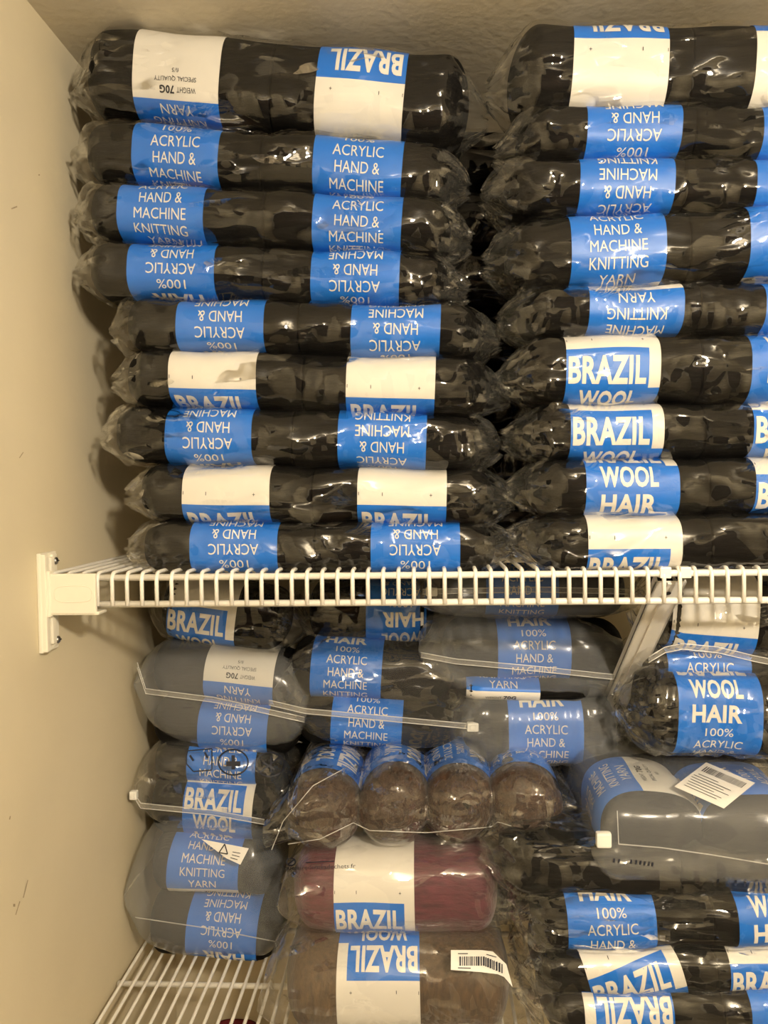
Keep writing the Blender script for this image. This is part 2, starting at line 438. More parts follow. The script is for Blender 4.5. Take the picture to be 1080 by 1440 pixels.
# ------------------------------------------------------------------ surfaces
class Body:
    """a lying bundle: axis ex, depth ey (away from the viewer), up ez; arc s = 0 at the front, positive downwards"""
    def __init__(self, c, ex, ey, hl, a, b, n=2.5, er=0.02, seed=0, wob=0.0010, erl=None, err=None):
        self.c = np.asarray(c, float); self.ex = np.asarray(ex, float); self.ey = np.asarray(ey, float)
        self.ez = np.cross(self.ex, self.ey)
        self.hl, self.a, self.b = hl, a, b
        self.erl = er if erl is None else erl; self.err = er if err is None else err
        th = np.linspace(-math.pi, math.pi, 1441)
        y = -b*np.sign(np.cos(th))*np.abs(np.cos(th))**(2/n); z = -a*np.sign(np.sin(th))*np.abs(np.sin(th))**(2/n)
        ds = np.hypot(np.diff(y), np.diff(z)); s = np.concatenate([[0], np.cumsum(ds)])
        self.P = s[-1]; s = s - s[720]
        self.ts, self.ty, self.tz = s, y, z
        rg = np.random.RandomState(seed)
        self.wk = rg.uniform(-1, 1, (6, 2)); self.wp = rg.uniform(0, 6.28, 6); self.wob = wob
    def sec(self, s):
        s = (np.asarray(s)+self.P/2) % self.P - self.P/2
        y = np.interp(s, self.ts, self.ty); z = np.interp(s, self.ts, self.tz)
        e = self.P/400
        sp = (s+e+self.P/2) % self.P-self.P/2; sm = (s-e+self.P/2) % self.P-self.P/2
        ty = np.interp(sp, self.ts, self.ty)-np.interp(sm, self.ts, self.ty); tz = np.interp(sp, self.ts, self.tz)-np.interp(sm, self.ts, self.tz)
        l = np.hypot(ty, tz)+1e-12
        return y, z, tz/l, -ty/l      # normal = rotate tangent; s runs downwards at the front so outward = (tz,-ty)
    def g(self, x):
        x = np.asarray(x, float)
        tl = np.clip((-x-(self.hl-self.erl))/self.erl, 0, 1); tr = np.clip((x-(self.hl-self.err))/self.err, 0, 1)
        return np.sqrt(np.clip(1-tl**2.2, 0, 1))*np.sqrt(np.clip(1-tr**2.2, 0, 1))
    def wobble(self, x, s):
        o = 0
        for k, p in zip(self.wk, self.wp):
            o = o + np.sin(k[0]*90*x + 6.283*np.round(k[1]*3)*s/self.P + p)
        return o*self.wob/2
    def surf(self, x, s, off=0.0, g=None):
        x = np.asarray(x, float); s = np.asarray(s, float)
        y, z, ny, nz = self.sec(s)
        gg = self.g(x) if g is None else g
        k = off + self.wobble(x, s)*gg
        yy = y*gg+ny*k; zz = z*gg+nz*k
        return self.c + x[..., None]*self.ex + yy[..., None]*self.ey + zz[..., None]*self.ez

def ridged(x, y, z, seed, f, n=5):
    rg = np.random.RandomState(seed); o = 0
    for _ in range(n):
        k = rg.normal(size=3); k = k/np.linalg.norm(k)*f*rg.uniform(0.6, 1.5)
        q = rg.normal(size=3)*f*0.25
        o = o + np.abs(np.sin(k[0]*x+k[1]*y+k[2]*z+rg.uniform(0, 6)+0.8*np.sin(q[0]*x+q[1]*y+q[2]*z)))
    return o/n

def skein_mesh(b, nu=36, nv=36, org=(0, 0, 0)):
    t = np.linspace(-1, 1, nu)
    x = b.hl*np.sign(t)*(1-(1-np.abs(t))**1.6)*0.9999
    s = np.linspace(0, b.P, nv, endpoint=False)
    X, S = np.meshgrid(x, s, indexing='ij')
    V = b.surf(X, S).reshape(-1, 3)
    Fc = grid_faces(nu, nv)
    Fc.append(tuple(range(nv))); Fc.append(tuple((nu-1)*nv+k for k in range(nv)))
    return mesh_pd('skein', V, Fc, org)

def add_label(t, org, b, cx, sc_, flip, width=LW, lim=0.37, skew=0.0, offs=0.0007, edge=True, slant=0.0):
    """paper band round the skein with its printed lines; sc_ is the strip coordinate facing the viewer"""
    P = b.P; sg = -1 if flip else 1
    def loc(sl):                     # strip coordinate -> arc on the body
        return sg*(sl-sc_)
    # arcs where the blue print starts and ends
    sl = np.concatenate([np.linspace(-(P-BLUE_END)*0.5, 0, 14), np.linspace(0, BLUE_END, 40)[1:], np.linspace(BLUE_END, BLUE_END+(P-BLUE_END)*0.5, 14)[1:]])
    nx = 9
    xs = np.linspace(-width/2, width/2, nx)
    V = []; Fc = []; mi = []
    X, SL = np.meshgrid(xs, sl, indexing='ij')
    A_ = loc(SL)
    V = b.surf(cx+X+skew*A_, A_+slant*X, offs).reshape(-1, 3)
    ns = len(sl)
    for i in range(nx-1):
        for j in range(ns-1):
            Fc.append((i*ns+j, i*ns+j+1, (i+1)*ns+j+1, (i+1)*ns+j))
            inb = -1e-6 < sl[j] and sl[j+1] < BLUE_END+1e-6
            right_margin = (i == nx-2) if not flip else (i == 0)
            mi.append(1 if inb and not (edge and right_margin and sl[j] < 0.03) else 0)
    me = mesh_pd('label', V, Fc, org)
    o = link('label', me, [M['white'], M['blue']], t)
    me.polygons.foreach_set('material_index', mi)
    Vt = []; Ft = []; mt = []; base = 0
    for s_, c0, wd, ht, bold, ink in LINES:
        c_arc = (loc(c0)+P/2) % P-P/2
        if abs(c_arc) > lim*P: continue
        g_, f_ = text_geo(s_, bold, 7 if ht > .012 else 4)
        xx = g_[:, 0]*wd+XOFF.get(s_, 0.0)-(0.003 if ht > .012 else 0); aa = c0-g_[:, 1]*ht
        if edge and s_ in ('BRAZIL',): xx = xx-0.002
        xl = cx+(xx if not flip else -xx); al = loc(aa)
        Vt.append(b.surf(xl+skew*al, al+slant*(xl-cx), offs+0.0003))
        Ft += [tuple(i+base for i in f) for f in f_]; mt += [ink]*len(f_); base += len(g_)
    if Vt:
        me = mesh_pd('lettering', np.concatenate(Vt), Ft, org)
        link('lettering', me, [M['white'], M['ink']], o, True)
        me.polygons.foreach_set('material_index', mt)
    return o

def film_mesh(b, xl, xr, ql, qr, amp=0.0016, seed=0, org=(0, 0, 0), nu=120, nv=64, off=0.0024, crump=1.0, tipl=0.10, tipr=0.10, freq=150):
    """loose wrap round a body, gathered beyond both ends"""
    x0l = b.hl-b.erl; x0r = b.hl-b.err
    tl = np.linspace(1, 0, nu//4, endpoint=False); tr = np.linspace(0, 1, nu//4)
    mid = np.linspace(-x0l, x0r, nu-2*(nu//4)+1)[1:-1] if False else np.linspace(-x0l, x0r, nu-2*(nu//4), endpoint=False)
    x = np.concatenate([-x0l-(xl-x0l)*tl, mid, x0r+(xr-x0r)*tr])
    T = np.concatenate([tl, np.zeros(len(mid)), tr])
    Q = np.concatenate([np.full(len(tl), ql), np.ones(len(mid)), np.full(len(tr), qr)])
    tip = np.concatenate([np.full(len(tl), tipl), np.full(len(mid), .1), np.full(len(tr), tipr)])
    g = tip+(1-tip)*(1-T**Q)
    s = np.linspace(0, b.P, nv, endpoint=False)
    X, S = np.meshgrid(x, s, indexing='ij'); G = np.repeat(g[:, None], nv, 1); TT = np.repeat(T[:, None], nv, 1)
    ang = S/b.P*6.283
    rid = ridged(X, 0.03*np.cos(ang), 0.03*np.sin(ang), seed, freq, 3)
    rid2 = ridged(X*0.5, 0.03*np.cos(ang), 0.03*np.sin(ang), seed+5, freq*2.2)
    rg = np.random.RandomState(seed)
    fold = sum(np.abs(np.sin(ang*k/2+rg.uniform(0, 6)+TT*rg.uniform(-2, 2))) for k in (5, 8, 13))/3
    O = off + amp*1.6*np.clip(rid-0.45, -0.2, 1)+amp*0.6*(rid2-0.5) + crump*np.minimum(TT*2, 1)*(0.0022*(rid2-0.5))
    G2 = G*(1+crump*0.45*np.minimum(TT*1.5, 1)*(fold-0.62))
    shift = np.array([0, 0, 1.0])
    V = b.surf(X, S, O, G2)
    # ragged ends
    dx = (rid2-0.5)*0.012*TT**3
    sgn = np.where(X < 0, -1.0, 1.0)
    V = V + (sgn*dx)[..., None]*b.ex
    zs = rg.uniform(-0.25, 0.1, 2)*b.a
    V = V + (np.where(X < 0, zs[0], zs[1])*TT**1.5)[..., None]*b.ez
    me = mesh_pd('wrapper', V.reshape(-1, 3), grid_faces(len(x), nv), org)
    me['ends'] = [1 if max(T[i], T[i+1]) > 0.42+0.25*math.sin(j*1.3+seed)*math.sin(j*.37) else 0 for i in range(len(x)-1) for j in range(nv)]
    return me

def frame(pl, pr, Y):
    A = at_Y(pl[0], pl[1], Y); B = at_Y(pr[0], pr[1], Y)
    ex = (B-A)/np.linalg.norm(B-A)
    ey = np.array([0, 1.0, 0]); ey = ey-ex*np.dot(ex, ey); ey /= np.linalg.norm(ey)
    return A, B, ex, ey

def wrapped_pack(label, pl, pr, Y, H, D, labels, group, ql=2.0, qr=2.0, seed=0, mat='film', yarn='black', nsk=2, extl=.016, extr=.016, n=3.0, amp=.0026, crump=1.0, name='yarn_pack', cat='yarn pack'):
    """a sausage of skeins end to end in one clear wrap; pl/pr are the pixels of the wrap's two ends on its front midline"""
    A, B, ex, ey = frame(pl, pr, Y)
    Lf = np.linalg.norm(B-A)
    mid = (A+B)/2 + ex*(extl-extr)/2
    c = mid + ey*D/2
    hl = (Lf-extl-extr)/2
    body = Body(c, ex, ey, hl, H/2, D/2, n, 0.024, seed)
    org = c-np.array([0, 0, H/2])
    t = thing(name, label, cat, org, group)
    for k in range(nsk):
        w_ = 2*hl/nsk
        cc = c+ex*(-hl+w_*(k+0.5))
        sb = Body(cc, ex, ey, w_/2-0.00005, H/2, D/2, n, 0.02, seed, 0.0, erl=0.024 if k == 0 else 0.0002, err=0.024 if k == nsk-1 else 0.0002)
        sb.wob = body.wob; sb.wk = body.wk; sb.wp = body.wp+body.wk[:, 0]*90*(-hl+w_*(k+0.5))
        o = link('skein', skein_mesh(sb, 44, 44, org), M[yarn], t)
    for spec in labels:
        lx, sc_, flip = spec[:3]
        kw = spec[3] if len(spec) > 3 else {}
        ly = pl[1]+(pr[1]-pl[1])*(lx-pl[0])/(pr[0]-pl[0])
        cx = np.dot(at_Y(lx, ly, Y)-mid, ex)
        add_label(t, org, body, cx, sc_/1000., flip, **kw)
    fm = film_mesh(body, hl+extl, hl+extr, ql, qr, amp, seed+11, org, crump=crump)
    link('wrapper', fm, [M[mat], M['filmend']] if mat != 'bagmilky' else M[mat], t)
    if mat != 'bagmilky': fm.polygons.foreach_set('material_index', list(fm['ends']))
    del fm['ends']
    return t, fm, org, body

# ------------------------------------------------------------------ prints and stickers laid onto a wrap
def bvh_of(me, org):
    vs_ = [Vector(v.co)+Vector(org) for v in me.vertices]
    return BVHTree.FromPolygons(vs_, [tuple(p.vertices) for p in me.polygons])
def cast(bv, px, py, off=0.0012, fallback=None):
    d = Vector(ray(px, py)).normalized()
    h = bv.ray_cast(Vector(CAM), d)
    if h[0] is None:
        return np.array(at_Y(px, py, fallback)) if fallback else None
    return np.array(h[0]-d*off)
def decal(t, org, bv, name, polys, mat, off=0.0014, fallback=0.75, step=8.0):
    """polys: quads in photo pixels; each is split up and laid on the wrap"""
    V = []; Fc = []
    for q in polys:
        q = np.asarray(q, float)
        nu = max(1, int(max(np.linalg.norm(q[1]-q[0]), np.linalg.norm(q[2]-q[3]))/step))
        nv = max(1, int(max(np.linalg.norm(q[3]-q[0]), np.linalg.norm(q[2]-q[1]))/step))
        b0 = len(V)
        for i in range(nu+1):
            for j in range(nv+1):
                u, v = i/nu, j/nv
                p = (1-u)*(1-v)*q[0]+u*(1-v)*q[1]+u*v*q[2]+(1-u)*v*q[3]
                V.append(cast(bv, p[0], p[1], off, fallback))
        for i in range(nu):
            for j in range(nv):
                Fc.append((b0+i*(nv+1)+j, b0+(i+1)*(nv+1)+j, b0+(i+1)*(nv+1)+j+1, b0+i*(nv+1)+j+1))
    return link(name, mesh_pd(name, V, Fc, org), mat, t, True)
def decal_text(t, org, bv, name, s, cx, cy, wpx, hpx, ang, mat, bold=0.0, off=0.0016, fallback=0.75):
    g_, f_ = text_geo(s, bold, 3)
    ca, sa = math.cos(ang), math.sin(ang)
    V = [cast(bv, cx+x*wpx*ca-(-y)*hpx*sa, cy+x*wpx*sa+(-y)*hpx*ca, off, fallback) for x, y in g_]
    return link(name, mesh_pd(name, V, f_, org), mat, t, False)
def ring_polys(cx, cy, rx, ry, w_, n=24, a0=0, a1=2*math.pi):
    out = []
    for k in range(n):
        p, q = a0+(a1-a0)*k/n, a0+(a1-a0)*(k+1)/n
        out.append([(cx+rx*math.cos(p), cy+ry*math.sin(p)), (cx+rx*math.cos(q), cy+ry*math.sin(q)), (cx+(rx-w_)*math.cos(q), cy+(ry-w_)*math.sin(q)), (cx+(rx-w_)*math.cos(p), cy+(ry-w_)*math.sin(p))])
    return out
def line_poly(a, b, w_):
    a = np.array(a, float); b = np.array(b, float); d_ = (b-a)/np.linalg.norm(b-a); n_ = np.array([-d_[1], d_[0]])*w_/2
    return [a+n_, b+n_, b-n_, a-n_]
def zipper(t, org, bv, path, slider=None, fallback=0.8, wpx=7, r=0.0005, lift=0.004):
    """two moulded ridges with a flat band between them along a pixel path, and the slider"""
    P = []
    for (x0, y0), (x1, y1) in zip(path[:-1], path[1:]):
        n_ = max(2, int(math.hypot(x1-x0, y1-y0)/10))
        P += [(x0+(x1-x0)*k/n_, y0+(y1-y0)*k/n_) for k in range(n_)]
    P.append(path[-1])
    Z0 = []
    for p in P:
        h = cast(bv, p[0], p[1], lift)
        Z0.append(np.nan if h is None else np.dot(h-CAM, FWD))
    Z0 = np.array(Z0); idx = np.arange(len(Z0)); ok = ~np.isnan(Z0)
    if ok.sum() < 2: Z0[:] = fallback
    else: Z0 = np.interp(idx, idx[ok], Z0[ok])
    ker = np.ones(5)/5; Zp = np.concatenate([[Z0[0]]*2, Z0, [Z0[-1]]*2]); Z0 = np.minimum(np.convolve(Zp, ker, 'valid'), Z0)
    up_ = [at_Z(p[0], p[1]-wpx/2, z) for p, z in zip(P, Z0)]; dn = [at_Z(p[0], p[1]+wpx/2, z) for p, z in zip(P, Z0)]
    V = []; Fc = []
    for u, d_ in zip(up_, dn): V += [u, d_]
    for i in range(len(P)-1): Fc.append((2*i, 2*i+1, 2*i+3, 2*i+2))
    z_ = link('zipper', mesh_pd('zipper', V, Fc, org), M['zip'], t)
    for q in (up_, dn):
        V, Fc = tube_geo(q, r, 6)
        link('zip_ridge', mesh_pd('zip_ridge', V, Fc, org), M['ridge'], z_)
    if slider:
        i = int(np.argmin([abs(p[0]-slider[0])+abs(p[1]-slider[1]) for p in P]))
        c_ = at_Z(slider[0], slider[1], Z0[i]-0.001); wx = 0.0075 if len(slider) < 3 else slider[2]
        bm = bmesh.new(); bm_box(bm, c_[0]-wx, c_[0]+wx, c_[1]-0.003, c_[1]+0.004, c_[2]-0.0045, c_[2]+0.0045, 0.0014)
        bm_box(bm, c_[0]-wx*0.5, c_[0]+wx*0.5, c_[1]-0.0042, c_[1]+0.004, c_[2]-0.0025, c_[2]+0.0025, 0.0006)
        bm_obj('zip_slider', bm, M['slider'], t, tuple(org))
    return z_

def bag_mesh(c, ex, ey, hl, a, b, org, seed, p=3.0, q=0.55, n=1.9, nu=70, nv=64, amp=0.0022, freq=70, tail=0.0, zend=(0, 0)):
    """pillow-shaped bag: closed to a seam at both sides, fuller in the middle"""
    bd = Body(c, ex, ey, hl, a, b, n, 0.001, seed, 0.0)
    t = np.linspace(-1, 1, nu); t = np.sign(t)*(1-(1-np.abs(t))**1.35)
    s = np.linspace(0, bd.P, nv, endpoint=False)
    T, S = np.meshgrid(t, s, indexing='ij')
    y, z, ny, nz = bd.sec(S)
    za = np.clip(1-np.abs(T)**p, 0, 1)**q*0.985+0.015
    ya = 1-0.18*np.abs(T)**5
    ang = S/bd.P*6.283; X = T*hl
    rid = ridged(X, 0.05*np.cos(ang), 0.05*np.sin(ang), seed, freq)
    rid2 = ridged(X, 0.05*np.cos(ang), 0.05*np.sin(ang), seed+3, freq*3)
    k = amp*(1.8*(rid-0.55)+0.5*(rid2-0.6))*(0.4+0.6*za) + amp*2.5*(rid2-0.6)*np.abs(T)**3
    yy = y*ya+ny*k; zz = z*za+nz*k
    zz = zz + np.where(T < 0, zend[0], zend[1])*np.abs(T)**3
    xx = X + tail*np.sign(T)*np.abs(T)**6*(1-np.abs(y/b))*0
    V = np.asarray(c) + xx[..., None]*ex + yy[..., None]*ey + zz[..., None]*np.cross(ex, ey)
    Fc = grid_faces(nu, nv)
    return mesh_pd('bag', V.reshape(-1, 3), Fc, org)

def bag_thing(label, box, Y, D, skeins, mat, group, seed=0, tilt=0.0, dz=(0, 0), n=2.8, p=4.0, q=0.5, name='yarn_bag', cat='yarn bag', amp=.0022, front=0.014):
    """box = film extents in pixels (x0,x1,y0,y1) at its front plane Y; skeins = list of dicts"""
    x0, x1, y0, y1 = box
    yc = (y0+y1)/2; dx = (x1-x0)/2
    A, B, ex, ey = frame((x0, yc-tilt*dx), (x1, yc+tilt*dx), Y)
    hl = np.linalg.norm(B-A)/2
    a = (at_Y((x0+x1)/2, y0, Y)[2]-at_Y((x0+x1)/2, y1, Y)[2])/2
    c = (A+B)/2+ey*(D/2)
    org = c-np.array([0, 0, a])
    t = thing(name, label, cat, org, group)
    for i, k in enumerate(skeins):
        Ys = Y+k.get('dy', front)
        A2, B2, ex2, ey2 = frame(k['l'], k['r'], Ys)
        md = (A2+B2)/2; h_, d_ = k['H'], k['D']
        sb = Body(md+ey2*d_/2, ex2, ey2, np.linalg.norm(B2-A2)/2, h_/2, d_/2, k.get('n', 2.4), 0.024, seed+i, 0.0008)
        link('skein', skein_mesh(sb, 36, 36, org), M[k.get('yarn', 'black')], t)
        for (lx, sc_, flip) in k['labels']:
            ly = k['l'][1]+(k['r'][1]-k['l'][1])*(lx-k['l'][0])/(k['r'][0]-k['l'][0])
            add_label(t, org, sb, np.dot(at_Y(lx, ly, Ys)-md, ex2), sc_/1000., flip, edge=k.get('edge', False), skew=k.get('skew', 0.0))
    me = bag_mesh(c, ex, ey, hl, a, D/2, org, seed, n=n, p=p, q=q, zend=dz, amp=amp)
    link('bag', me, M[mat], t)
    return t, org, bvh_of(me, org)

# ------------------------------------------------------------------ upper shelf, left stack
GU = 'black yarn packs stacked on the upper shelf'
YU = 0.652
E_ = {'edge': False}
UL = [
 ('topmost pack of the left upper stack, black yarn with two mostly white labels', (80, 80), (690, 128), .660, .076, .088, [(248, 184, True, E_), (507, 0, True, E_)], 1.5, 1.3),
 ('second pack from the top of the left upper stack, two upright blue labels', (78, 197), (660, 236), .656, .052, .088, [(246, 101, False), (503, 103, False)], 1.8, 2.2),
 ('third pack from the top of the left upper stack, two upright blue labels', (84, 283), (664, 314), .654, .050, .088, [(225, 117, False), (502, 106, False)], 2.6, 2.4),
 ('fourth pack from the top of the left upper stack, blue labels upside down', (83, 370), (660, 388), .656, .049, .088, [(240, 97, True, {'edge': False, 'slant': 0.0}), (499, 107, True)], 1.8, 1.8),
 ('fifth pack down the left upper stack, upside-down blue labels, set in from the wall', (136, 449), (708, 463), .652, .047, .088, [(309, 104, True), (556, 111, True)], 2.8, 1.8),
 ('sixth pack from the top of the left upper stack, white bands over blue title', (136, 526), (722, 541), .653, .050, .088, [(298, -10, False, E_), (549, -14, False, E_)], 1.4, 1.3),
 ('seventh pack down the left upper stack, upside-down blue labels between two white-banded packs', (120, 606), (708, 622), .655, .051, .088, [(292, 103, True), (537, 116, True)], 1.9, 2.6),
 ('eighth pack down the left upper stack, white label bands, second from the wire shelf', (156, 692), (727, 702), .650, .049, .088, [(317, -9, False, E_), (565, -7, False, E_)], 1.5, 2.2),
 ('lowest pack of the left upper stack, upside-down blue labels, on the wire shelf', (160, 771), (730, 773), .648, .047, .088, [(328, 96, True), (584, 96, True)], 1.9, 1.6),
]
for i, (lab, pl, pr, Y, H, D, lb, ql, qr) in enumerate(UL):
    wrapped_pack(lab, pl, pr, Y, H, D, lb, GU, ql, qr, seed=100+i*7)
UR = [
 ('topmost pack of the right upper stack, black yarn with a mostly white label', (694, 80), (1268, 84), .636, .074, .088, [(874, -16, True, E_), (1132, -23, True, E_)], 1.8, 1.6),
 ('second pack from the top of the right upper stack, upside-down blue label', (706, 176), (1262, 176), .640, .047, .088, [(893, 103, True), (1142, 103, True)], 2.4, 2.4),
 ('third pack from the top of the right upper stack, its left end furthest left', (686, 252), (1252, 252), .638, .048, .088, [(883, 119, True), (1134, 112, True)], 2.8, 2.8),
 ('fourth pack from the top of the right upper stack, five-line upright blue label', (690, 352), (1262, 322), .636, .060, .088, [(870, 121, False), (1124, 121, False)], 2.2, 2.4),
 ('fifth pack down the right upper stack, upside-down blue label with thin white strip', (710, 432), (1270, 426), .640, .043, .088, [(896, 142, True), (1146, 120, True)], 2.6, 2.6),
 ('sixth pack down the right upper stack, large white title under a cream strip', (708, 516), (1278, 514), .637, .058, .088, [(863, 15, False), (1125, 60, False)], 1.7, 1.7),
 ('seventh pack from the top of the right upper stack, white title on blue label', (718, 606), (1276, 602), .640, .048, .088, [(868, 17, False), (1128, 17, False)], 1.9, 1.9),
 ('eighth pack down the right upper stack, two large bold white words on blue', (722, 688), (1284, 683), .638, .050, .088, [(890, 52, False), (1130, 10, False)], 1.5, 1.7),
 ('lowest pack of the right upper stack, white band over blue title, on wire shelf', (724, 766), (1286, 762), .634, .048, .088, [(893, -4, False), (1160, 140, False)], 1.6, 1.7),
]
for i, (lab, pl, pr, Y, H, D, lb, ql, qr) in enumerate(UR):
    wrapped_pack(lab, pl, pr, Y, H, D, lb, GU, ql, qr, seed=300+i*7)
# second row behind, glimpsed only as dark film in the gap between the two stacks
for i in range(7):
    yy = 215+i*86
    wrapped_pack('black yarn pack in the back row, dark in the gap between upper stacks', (560, yy), (960, yy), .78, .060, .09, [], 'back-row packs behind the upper stacks', 2.5, 2.5, seed=500+i, nsk=1)

# ------------------------------------------------------------------ lower shelf
GL = 'yarn packs and bags on the lower shelf'
SK = lambda l, r, H, D, labels, **kw: dict(l=l, r=r, H=H, D=D, labels=labels, **kw)

for i, (x0_, x1_, y_) in enumerate(((560, 960, 1005), (640, 1060, 1092), (930, 1300, 1050), (900, 1290, 960), (600, 960, 1268), (330, 600, 1062))):
    wrapped_pack('black yarn pack at the back of the lower shelf, dark between bags', (x0_, y_), (x1_, y_), .888, .062, .05, [], 'back-row packs on the lower shelf', 2.5, 2.5, seed=560+i, nsk=1)
# left column
wrapped_pack('black yarn pack with tilted white title label under the wire lip, far left', (196, 852), (422, 884), .815, .070, .085, [(283, 8, False)], GL, 2.6, 2.2, seed=701, nsk=1)
t, org, bv = bag_thing('milky zip bag beside the left wall, upside-down label half white, half blue', (183, 430, 912, 1064), .795, .105,
    [SK((203, 944), (418, 966), .062, .085, [(335, 160, True)]), SK((203, 1022), (418, 1036), .058, .085, [(326, 94, True)])], 'bagmilky', GL, 711, 0.06, dz=(0.012, -0.01))
zipper(t, org, bv, [(193, 935), (205, 972), (300, 984), (428, 1012)], None)
t, org, bv = bag_thing('zip bag beside the left wall with large white title and black printed icons', (183, 408, 1046, 1188), .790, .110,
    [SK((205, 1076), (395, 1088), .052, .085, [(310, 118, False)], dy=.022), SK((200, 1140), (400, 1154), .072, .085, [(305, 34, False)], edge=True)], 'bagclear', GL, 721, 0.05, dz=(0.0, -0.006))
zipper(t, org, bv, [(190, 1120), (198, 1133), (300, 1143), (372, 1156)], (188, 1118, .004))
Ik = []
for p_ in (line_poly((262, 1056), (298, 1053), 1.8), line_poly((298, 1053), (298, 1082), 1.8), line_poly((298, 1083), (272, 1085), 1.8), line_poly((272, 1085), (262, 1074), 1.8), line_poly((262, 1074), (262, 1056), 1.8), line_poly((267, 1062), (272, 1070), 3), line_poly((288, 1058), (292, 1066), 3)):
    Ik.append(p_)
Ik += ring_polys(328, 1072, 22, 19, 2.2) + ring_polys(380, 1075, 21, 18, 2.2)
Ik += [line_poly((318, 1074), (338, 1074), 7), line_poly((328, 1062), (328, 1082), 5), line_poly((366, 1086), (394, 1064), 2), line_poly((370, 1072), (386, 1082), 2.5), line_poly((381, 1064), (381, 1086), 2.5)]
decal(t, org, bv, 'printed_icons', Ik, M['ink'], fallback=.80)
t, org, bv = bag_thing('large milky bag with two labels and paper tag, lowest in the left column', (168, 402, 1168, 1378), .768, .150,
    [SK((200, 1225), (392, 1240), .062, .10, [(284, 139, False)], dy=.018), SK((196, 1314), (392, 1330), .070, .10, [(310, 86, True)], dy=.016)], 'bagmilky', GL, 731, 0.04, dz=(0.0, -0.012), amp=.0026)
decal(t, org, bv, 'seam', [line_poly((190, 1290), (290, 1305), 1.6), line_poly((290, 1305), (392, 1325), 1.6)], M['ridge'], fallback=.78)
tg = decal(t, org, bv, 'paper_tag', [[(283, 1180), (350, 1193), (338, 1216), (318, 1207)]], M['white'], fallback=.77, off=.004)
decal(t, org, bv, 'tag_print', [line_poly((308, 1199), (320, 1201), 1.6), line_poly((320, 1201), (316, 1187), 1.6), line_poly((316, 1187), (308, 1199), 1.6), line_poly((327, 1198), (338, 1200), 1), line_poly((326, 1202), (337, 1205), 1), line_poly((324, 1206), (334, 1209), 1)], M['ink'], fallback=.77, off=.0048)

# middle column
wrapped_pack('black yarn pack with upside-down bold blue label behind the middle of the wire lip', (408, 862), (632, 866), .840, .074, .085, [(563, 70, True)], GL, 2.4, 2.2, seed=741, nsk=1)
t, org, bv = bag_thing('milky zip bag behind the wire lip, topmost of the centre bags', (584, 912, 800, 878), .792, .10,
    [SK((620, 834), (890, 834), .056, .08, [(735, 112, False)])], 'bagmilky', GL, 751, 0.0)
zipper(t, org, bv, [(594, 832), (640, 831), (760, 829), (885, 832)], (607, 832, .006))
t, org, bv = bag_thing('milky zip bag with upright blue label just left of the diagonal brace', (588, 906, 874, 990), .785, .10,
    [SK((622, 922), (888, 924), .066, .08, [(752, 107, False)], dy=.012), SK((640, 972), (840, 978), .030, .095, [(708, 158, False)], dy=.006)], 'bagmilky', GL, 761, 0.06, dz=(0.004, -0.006))
zipper(t, org, bv, [(592, 921), (640, 930), (760, 941), (890, 955)], (890, 955, .006))
t, org, bv = bag_thing('clear zip bag with two blue labels and slanting zip, above the brown balls', (382, 694, 902, 1066), .790, .105,
    [SK((402, 944), (640, 960), .064, .085, [(486, 112, False)], dy=.014), SK((412, 1016), (650, 1034), .060, .085, [(515, 114, False)])], 'bagclear', GL, 771, 0.06, dz=(0.0, -0.004), q=0.7)
zipper(t, org, bv, [(378, 988), (430, 1000), (540, 1010), (688, 1024)], (665, 1022, .006))
wrapped_pack('grey-filmed yarn bag with upright blue label, right of the slanting zip bag', (630, 1036), (900, 1036), .785, .074, .085, [(768, 103, False, {'edge': False})], GL, 3.0, 2.6, seed=781, nsk=1, mat='bagmilky', name='yarn_bag', cat='yarn bag')

# right column
wrapped_pack('black yarn pack with broad white label behind the diagonal brace', (905, 860), (1160, 876), .715, .080, .085, [(1008, -18, False, E_)], GL, 2.4, 2.2, seed=791, nsk=1)
t, org, bv = bag_thing('flat zip bag with blue label squeezed between two black packs at the right', (905, 1160, 906, 966), .712, .095,
    [SK((915, 940), (1145, 944), .036, .08, [(998, 97, False)])], 'bagclear', GL, 801, 0.02)
zipper(t, org, bv, [(912, 928), (935, 914), (960, 909), (1010, 914), (1060, 926), (1120, 938)], None, wpx=8)
wrapped_pack('crinkled black yarn pack with bold white words, above the big milky bag', (884, 1008), (1160, 1016), .705, .080, .085, [(1013, 70, False, E_)], GL, 2.6, 2.4, seed=811, nsk=1, mat='bagcrinkle')

# bag of four skeins seen end-on
def end_on_bag(label, specs, yfront, length, rad, lab, mat, yarn, film, seed, group, flip=False, name='yarn_bag', cat='yarn bag', lab_from=.045, sc=10, lw=LW, wide=1.0, scs=None):
    """skeins lying with their ends towards the viewer; specs = (px, py, r) of each round end"""
    cs = []
    for (px, py, r_) in specs:
        cs.append((at_Y(px, py, yfront), r_))
    org = np.mean([c for c, _ in cs], axis=0)+np.array([0, length/2, -rad])
    t = thing(name, label, cat, org, group)
    for i, (c, r_) in enumerate(cs):
        ex = np.array([0, -1.0, 0]); ey = np.array([0, 0, -1.0])
        sb = Body(c+np.array([0, length/2, 0]), ex, ey, length/2, r_*wide, r_, 2.1 if wide == 1 else 2.8, r_*0.75, seed+i, 0.0012)
        link('skein', skein_mesh(sb, 40, 40, org), M[yarn], t)
        if lab:
            add_label(t, org, sb, length/2-lab_from-lw/2, (scs[i] if scs else sc+i*23)/1000., flip, edge=False, lim=.3)
    return t, org, cs
balls = [(450, 1153, .0360), (553, 1147, .0355), (648, 1145, .0350), (744, 1146, .0365)]
YBL = .715
